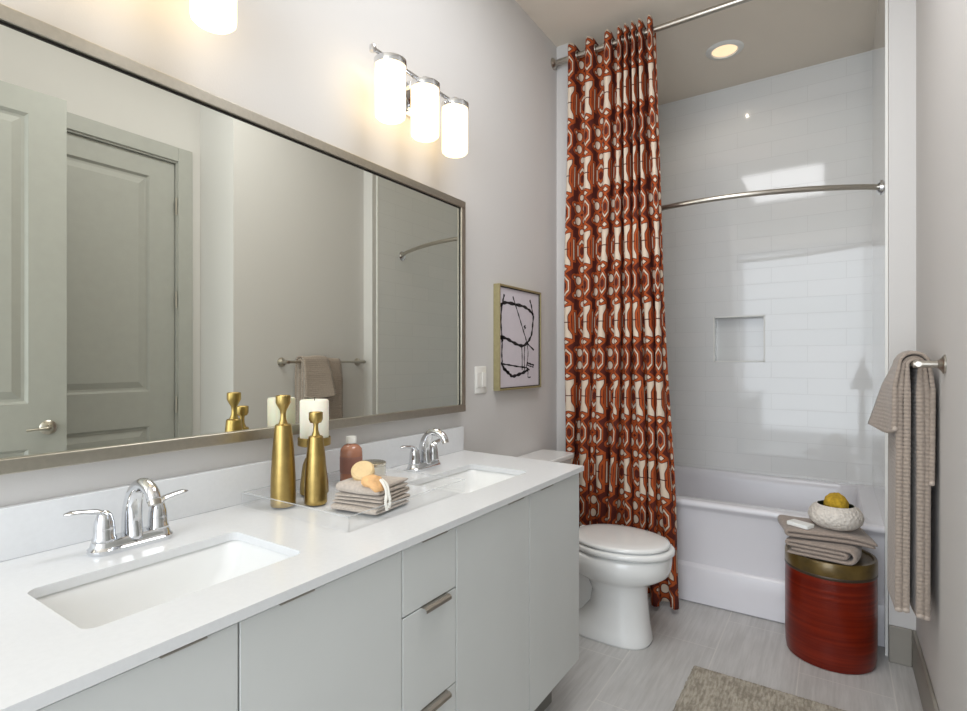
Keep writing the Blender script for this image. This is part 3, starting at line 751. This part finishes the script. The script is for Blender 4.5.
sw_ = thing('light_switch', 'white double light switch plate between mirror and drawing', 'light switch', (XL, 2.075, 1.208))
bm = bmesh.new(); loft(bm, [[(x, a, b) for a, b in rrect(-.047+g, .047-g, -.064+g, .064-g, .005)] for x, g in ((.0005, 0), (.003, 0), (.006, .003))])
obj('plate', bm, 'plastic', sw_, smooth=True)
for y in (-.023, .023):
    bm = bmesh.new(); box(bm, .005, .010, y-.0165, y+.0165, -.034, .034); obj('rocker', bm, 'plastic', sw_, bevel=.002)

# ---- towel bar on the right wall
tb = thing('towel_bar', 'brushed metal towel bar on the right wall', 'towel bar', (XR, 2.50, 1.288))
BXO = -.066; Z0B = 0
obj('bar', TB([(BXO, -.345, 0), (BXO, .345, 0)], .0085, 16), 'nickel', tb, smooth=True)
for y in (-.33, .33):
    p = obj('post', TB([(BXO-.012, y, 0), (-.012, y, 0)], .0115, 18), 'nickel', tb, smooth=True)
    q = obj('flange', LT([(.001, 0), (.030, 0), (.030, .005), (.022, .009), (.016, .014), (.012, .018), (.001, .019)], 28), 'nickel', p, smooth=True)
    q.rotation_euler = (0, -PI/2, 0); q.location = (-.0005, y, 0)
# ---- draped towels : path in (a = world x offset from bar axis, b = z offset), extruded in y
def draped(name, label, front, back, th0, th1, y0, y1, radii, fsp, bsp, splay=0, wav=0):
    """front/back = drop lengths; one sheet per radius; sheets thicken from th0 at the bar to th1 lower down"""
    t = thing(name, label, 'towel', (XR+BXO, (y0+y1)/2, 1.288)); hy = (y1-y0)/2; nf = 22
    for li, r in enumerate(radii):
        pts_ = []; ths = []; nF = int(front/.0033); nB = int(back/.0033)
        def tk(dr): return (th0+(th1-th0)*min(1, dr/.10))*(1+.055*math.sin(2*PI*dr/.0132+li))
        for i in range(nF+1):
            k = 1-i/nF; pts_.append((-(r+fsp(k, li)), -front*k)); ths.append(tk(k*front))
        for i in range(1, 9): a = PI-PI*i/9; pts_.append((r*math.cos(a), r*math.sin(a))); ths.append(th0)
        for i in range(nB+1):
            k = i/nB; pts_.append((r+bsp(k, li), -back*k)); ths.append(tk(k*back))
        def wob(a, b, v_, li=li):
            d = max(0, -b); f = 1 if a < 0 else 0
            s_ = wav*min(1, d/.3)*math.sin(6.0*v_+1.3*li+(0 if f else 2.0))
            return (a+s_-f*splay*v_*min(1, d/front)**1.1, b-.004*math.sin(7*v_+li)-f*splay*.25*math.sin(PI*v_)*min(1, d/front))
        bm = bmesh.new(); strip_prism(bm, pts_, ths, -hy+li*.003, hy-li*.003, lambda a, b, y: (a, y, b), 12, wob)
        cl = obj('cloth_layer', bm, 'towel', t, smooth='full')
        for e, th_ in ((pts_[:2], ths[0]), (pts_[-2:][::-1], ths[-1])):
            a0 = Vector(e[0]); d_ = (Vector(e[0])-Vector(e[1])).normalized()
            bm = bmesh.new(); strip_prism(bm, [a0-d_*.009, a0+d_*.001], th_*1.04, -hy+li*.003-.0003, hy-li*.003+.0003, lambda a, b, y: (a, y, b), 12, wob)
            obj('hem', bm, 'towelhem', cl, smooth='full')
    return t
draped('bath_towel', 'long taupe ribbed bath towel hanging folded on the towel bar', .828, .838, .0095, .019, 2.265, 2.59, (.0155, .0265),
       lambda k, li: .004*k+.012*li*min(1, k*7)+.002, lambda k, li: -.003*k+.009*li*min(1, k*7), wav=.004)
draped('hand_towel', 'short taupe hand towel draped over the long bath towel', .222, .395, .009, .013, 2.262, 2.47, (.0385,),
       lambda k, li: .012*min(1, k*3), lambda k, li: .010*min(1, k*5)*(1-.5*k), splay=.060, wav=.002)

# ================================================================== RED STOOL AND WHAT IS ON IT
DX, DY = -.024, 2.822
ds = thing('drum_stool', 'red lacquered drum stool with an olive gold rim in front of the bathtub', 'stool', (DX, DY, 0))
obj('body', LT([(.001, 0), (.160, 0), (.166, .004), (.1705, .03), (.1725, .09), (.1725, .30), (.1715, .384)], 64), 'drum', ds, smooth=True)
obj('band', LT([(.1718, .382), (.1735, .384), (.1735, .394), (.172, .396)], 64, cap0=False, cap1=False), 'drumline', ds, smooth=True)
obj('rim', LT([(.1712, .390), (.1735, .397), (.1735, .444), (.170, .452), (.160, .452), (.156, .444), (.001, .440)], 64, cap0=False), 'olive', ds, smooth=True)

def folded(name, label, path, th, width, loc, rz, mtl, parent_cat='towel', wob=None, group=None):
    bm = bmesh.new()
    strip_prism(bm, path, th, -width/2, width/2, lambda a, b, y: (a, y, b), 8, wob)
    o = obj(name, bm, mtl, None, loc, smooth='full', subsurf=1); o.rotation_euler = (0, 0, rz)
    return tag(o, label, parent_cat, group)
def arcp(cx, cz, r, a0, a1, n=7): return [(cx+r*math.cos(math.radians(a0+(a1-a0)*i/n)), cz+r*math.sin(math.radians(a0+(a1-a0)*i/n))) for i in range(n+1)]
# nested fold: outer sheet wraps over an inner folded sheet, round side at +a
th = .0168
def nested(w_, th, inner=.07):
    """spiral: starts inside, goes right, back, ends; heights stacked of 4 layers"""
    s = th*1.02
    P = [(-w_*.42, s*1.5)] + [(x, s*1.5) for x in (-w_*.2, 0, w_*.25)]
    P += arcp(w_*.29, s*2.0, s*.5, -90, 90, 6)
    P += [(0, s*2.5), (-w_*.25, s*2.5)]
    P += [(-w_*.46, s*2.5)]
    P += arcp(-w_*.46, s*3.0, s*.5, 270, 90, 6)
    P += [(-w_*.2, s*3.5), (w_*.1, s*3.5), (w_*.30, s*3.45)]
    P += arcp(w_*.34, s*2.0, s*1.47, 85, -90, 10)
    P += [(w_*.1, s*.5), (-w_*.2, s*.5), (-w_*.48, s*.5)]
    return P
TZ = .4525
folded('folded_towel', 'folded taupe towel on the red stool, lower of the two', nested(.27, th), th, .24, (DX-.012, DY-.035, TZ), math.radians(-8), 'terry', wob=lambda a, b, v_: (a+.006*math.sin(5*v_), b+.03*max(0, b)*math.sin(9*a+4*v_)), group='folded towels on the stool')
P = [(.165, .2*.019)] + [(x, .5*.019) for x in (.10, .0, -.10)] + arcp(-.145, .0195, .0100, 270, 90, 6)[0:] + [(-.10, 1.52*.019), (-.03, 1.46*.019), (.05, 1.5*.019+.001), (.12, 1.3*.019-.001), (.172, .9*.019)]
folded('folded_towel', 'taupe towel folded once on the red stool, directly under the white bowl', P, .0185, .235, (DX-.026, DY-.006, TZ+.0740), math.radians(8), 'terry', wob=lambda a, b, v_: (a+.008*math.sin(4*v_+1), b+(.004*math.sin(22*a+5*v_) if b > .022 and abs(a) > .11 else 0) - (.010*max(0, (a-.145)/.03))), group='folded towels on the stool')
TT = TZ+.0740+.0378
BS = .93
bw = thing('bowl', 'white textured round bowl on the folded towels', 'bowl', (DX+.022, DY-.005, TT))
prof = [(.001, .0), (.050, .0), (.075, .007), (.098, .028), (.104, .050), (.100, .072), (.086, .092), (.070, .101)]
pin = [(.067, .099), (.080, .088), (.093, .070), (.097, .050), (.091, .033), (.070, .014), (.001, .008)]
obj('shell', LT(prof+[(.0685, .102)], 56, cap1=False), 'bowl', bw, smooth=True)
obj('glazed_inside', LT([(.0685, .102)]+pin, 56, cap0=False), 'bowlin', bw, smooth=True)
bm = bmesh.new(); bmesh.ops.create_icosphere(bm, subdivisions=4, radius=.046)
for vv in bm.verts:
    vv.co *= 1+.05*math.sin(vv.co.x*190)*math.sin(vv.co.y*170+1)*math.sin(vv.co.z*180) + .02*random.random()
    vv.co.z *= 1.08
o = obj('sponge', bm, 'sponge', None, (DX+.024, DY-.01, TT+.008+.052+.043), smooth='full'); tag(o, 'yellow loofah sponge sitting in the white bowl', 'sponge')
bm = bmesh.new(); loft(bm, [[(p[0], p[1], z) for p in rrect(-.047+g, .047-g, -.028+g, .028-g, .006)] for z, g in ((0, .003), (.003, .0), (.015, 0), (.018, .002))])
o = obj('soap_bar', bm, 'soap', None, (DX-.108, DY-.075, TT-.0), smooth=True); o.rotation_euler = (0, 0, math.radians(-28)); tag(o, 'white rectangular soap bar lying in front of the white bowl', 'soap')

# ================================================================== RUG
bm = bmesh.new(); nx, ny = 150, 170; rx0, rx1, ry0, ry1 = -.505, .10, 1.50, 2.385
g = [[None]*(ny+1) for _ in range(nx+1)]
for i in range(nx+1):
    for j in range(ny+1):
        x = rx0+(rx1-rx0)*i/nx; y = ry0+(ry1-ry0)*j/ny
        e = min(i, nx-i, j, ny-j)
        z = .012*min(1, e/4)+random.random()*.0045*(1 if e else 0)+.001
        if e == 0: x += random.uniform(-.003, .003); y += random.uniform(-.003, .003); z = .0005
        g[i][j] = bm.verts.new((x-(rx0+rx1)/2, y-(ry0+ry1)/2, z))
for i in range(nx):
    for j in range(ny): bm.faces.new((g[i][j], g[i+1][j], g[i+1][j+1], g[i][j+1]))
o = obj('bath_rug', bm, 'rug', None, ((rx0+rx1)/2, (ry0+ry1)/2, 0), smooth='full'); tag(o, 'rectangular shaggy beige-grey rug on the floor in front of the stool', 'rug')

# ================================================================== TRAY AND CONTENTS
tx0, tx1, ty0, ty1 = -1.352, -.932, .850, 1.312
tr = thing('acrylic_tray', 'clear acrylic tray on the counter between the two sinks', 'tray', ((tx0+tx1)/2, (ty0+ty1)/2, CZ+.0003))
hx, hy = (tx1-tx0)/2, (ty1-ty0)/2
obj('tray_base', BX(-hx+.004, hx-.004, -hy+.004, hy-.004, 0, .004), 'acrylic', tr)
for a in ((-hx, hx, -hy, -hy+.004), (-hx, hx, hy-.004, hy), (-hx, -hx+.004, -hy+.0041, hy-.0041), (hx-.004, hx, -hy+.0041, hy-.0041)):
    wl = obj('tray_wall', BX(*a, 0, .036), 'acrylic', tr); obj('polished_edge', BX(*a, .036, .0375), 'acrylicedge', wl)
ZT = CZ+.0048
def candlestick(name, lab, x, y, H, rb, rs, rc):
    t = thing(name, lab, 'candle holder', (x, y, ZT), 0, 'brass candlesticks on the tray')
    sh = H*.73; k = rs
    obj('base', LT([(.001, 0), (rb-.002, 0), (rb, .003), (rb, .012), (rb*.985, H*.25), (rb*.86, H*.5), (k*1.02, sh-.006), (k*.98, sh), (k*.8, sh+.003), (.001, sh+.004)], 40), 'brass', t, smooth=True)
    obj('stem', LT([(k*.62, sh+.002), (k*.36, sh+.016), (k*.33, sh+.030), (k*.42, sh+.040), (rc*.8, H-.028)], 32, cap0=False, cap1=False), 'brass', t, smooth=True)
    obj('candle_cup', LT([(.001, H-.030), (rc*.78, H-.029), (rc, H-.020), (rc, H-.001), (rc*.9, H), (rc*.8, H-.002), (rc*.75, H-.014), (.001, H-.015)], 32), 'brass', t, smooth=True)
candlestick('candlestick', 'tallest brass candlestick, at the left of the tray', -1.247, .906, .297, .0325, .0215, .0195)
candlestick('candlestick', 'medium brass candlestick right of the tallest one', -1.190, .968, .250, .030, .0195, .0185)
t = thing('pillar_holder', 'brass pillar candle holder behind the two tall candlesticks', 'candle holder', (-1.285, 1.040, ZT))
obj('base', LT([(.001, 0), (.039, 0), (.041, .003), (.040, .03), (.033, .085), (.026, .104), (.015, .112), (.001, .114)], 36), 'brass', t, smooth=True)
obj('stem', LT([(.010, .110), (.007, .120), (.008, .136), (.014, .141)], 28, cap0=False, cap1=False), 'brass', t, smooth=True)
obj('dish', LT([(.001, .139), (.040, .140), (.047, .143), (.047, .165), (.045, .166), (.044, .145), (.001, .144)], 44), 'brass', t, smooth=True)
c = thing('pillar_candle', 'thick ivory pillar candle on the brass holder', 'candle', (-1.285, 1.040, ZT+.1455))
obj('wax_body', LT([(.001, 0), (.040, 0), (.041, .002), (.041, .126), (.038, .130), (.020, .127), (.001, .126)], 44), 'wax', c, smooth=True)
obj('wick', TB([(0, 0, .124), (0, .001, .132), (.002, .001, .138)], .0012, 6), 'wick', c)

bt = thing('lotion_bottle', 'amber pink bottle with a white cap at the back of the tray', 'bottle', (-1.292, 1.190, ZT))
obj('body', LT([(.001, 0), (.030, 0), (.034, .004), (.035, .012), (.035, .098), (.033, .110), (.024, .121), (.013, .126), (.011, .130), (.001, .130)], 40), 'amber', bt, smooth=True)
obj('cap', LT([(.001, .128), (.0165, .128), (.0165, .146), (.015, .149), (.001, .149)], 28), 'plastic', bt, smooth=True)
obj('label', LT([(.0353, .035), (.0355, .036), (.0355, .086), (.0353, .087)], 40, cap0=False, cap1=False), 'label', bt, smooth=True)

# stack of washcloths, each folded in accordion layers
def zig(w_, th, n, flip=1):
    P = []; s = th*1.05
    x = w_/2-s
    for i in range(n):
        z = s*(.5+i); d = 1 if (i % 2 == 0) else -1
        xs = [-x*d, -x*d*.4, x*d*.3, x*d]
        P += [(q, z) for q in xs]
        if i < n-1: P += arcp(x*d, z+s/2, s/2, -90, 90, 4)[1:-1] if d > 0 else arcp(x*d, z+s/2, s/2, 270, 90, 4)[1:-1]
    return [(a*flip, b) for a, b in P]
zc = ZT; SX, SY, SR = -1.044, 1.034, math.radians(10)
labs = ['lowest of the three folded grey washcloths on the tray', 'middle one of the three folded grey washcloths on the tray', 'top one of the three folded grey washcloths, under the tan soap']
for i, lab in enumerate(labs):
    tt = .0084 if i < 2 else .0125
    nl = 3 if i == 0 else 2
    def wob(a, b, v_, i=i): return (a+.002*math.sin(6*v_+i), b+(.004*math.sin(3*v_)*math.cos(a*30) if i == 2 else .0012*math.sin(7*v_+i)*math.cos(a*35)))
    folded('washcloth', lab, zig(.160-.004*i, tt, nl, 1 if i % 2 else -1), tt*.93, .150-.004*i, (SX+.002*i, SY+.001*i, zc), SR+PI/2+math.radians((-3, 2, -2)[i]), 'wash', 'washcloth', wob, 'folded washcloths on the tray')
    zc += tt*1.05*nl+.0012
zc += .003
# small jar behind
jr = thing('glass_jar', 'small silvery jar behind the washcloths on the tray', 'jar', (-1.152, 1.142, ZT))
obj('body', LT([(.001, 0), (.036, 0), (.040, .003), (.041, .010), (.041, .080), (.001, .080)], 36), 'jarglass', jr, smooth=True)
obj('lid', LT([(.001, .0805), (.041, .0805), (.042, .082), (.042, .088), (.039, .090), (.001, .090)], 36), 'jarlid', jr, smooth=True)
# tan soap disc leaning on the washcloths, peach pouch with white tie
bm = LT([(.001, -.011), (.026, -.011), (.031, -.006), (.031, .006), (.026, .011), (.001, .011)], 36)
o = obj('soap_disc', bm, 'tansoap', None, (-1.062, 1.020, zc+.0160), smooth=True); o.rotation_euler = (math.radians(32), math.radians(28), 0)
tag(o, 'round tan soap disc propped on the folded washcloths', 'soap')
pc = thing('bath_mitt', 'peach bath mitt with a white tie hanging over the washcloths', 'bath mitt', (-.984, .978, zc-.007))
bm = bmesh.new(); bmesh.ops.create_icosphere(bm, subdivisions=3, radius=1)
for vv in bm.verts:
    n_ = 1+.10*math.sin(vv.co.x*5+1)*math.cos(vv.co.y*6)
    vv.co = Vector((vv.co.x*.030*n_, vv.co.y*.027*n_, vv.co.z*.016*n_+.014 + .10*0))
    vv.co.z -= max(0, vv.co.x-.008)*.9
obj('pad', bm, 'peach', pc, smooth='full')
for q in ([(.018, .010, .018), (.032, .008, .008), (.039, .010, -.010), (.040, .006, -.034), (.041, .010, -.056)], [(.018, .014, .018), (.034, .016, .006), (.042, .014, -.014), (.044, .017, -.034), (.044, .012, -.050)]):
    obj('tie', TB(spline(q, 6), .0042, 8), 'ribbon', pc, smooth='full')
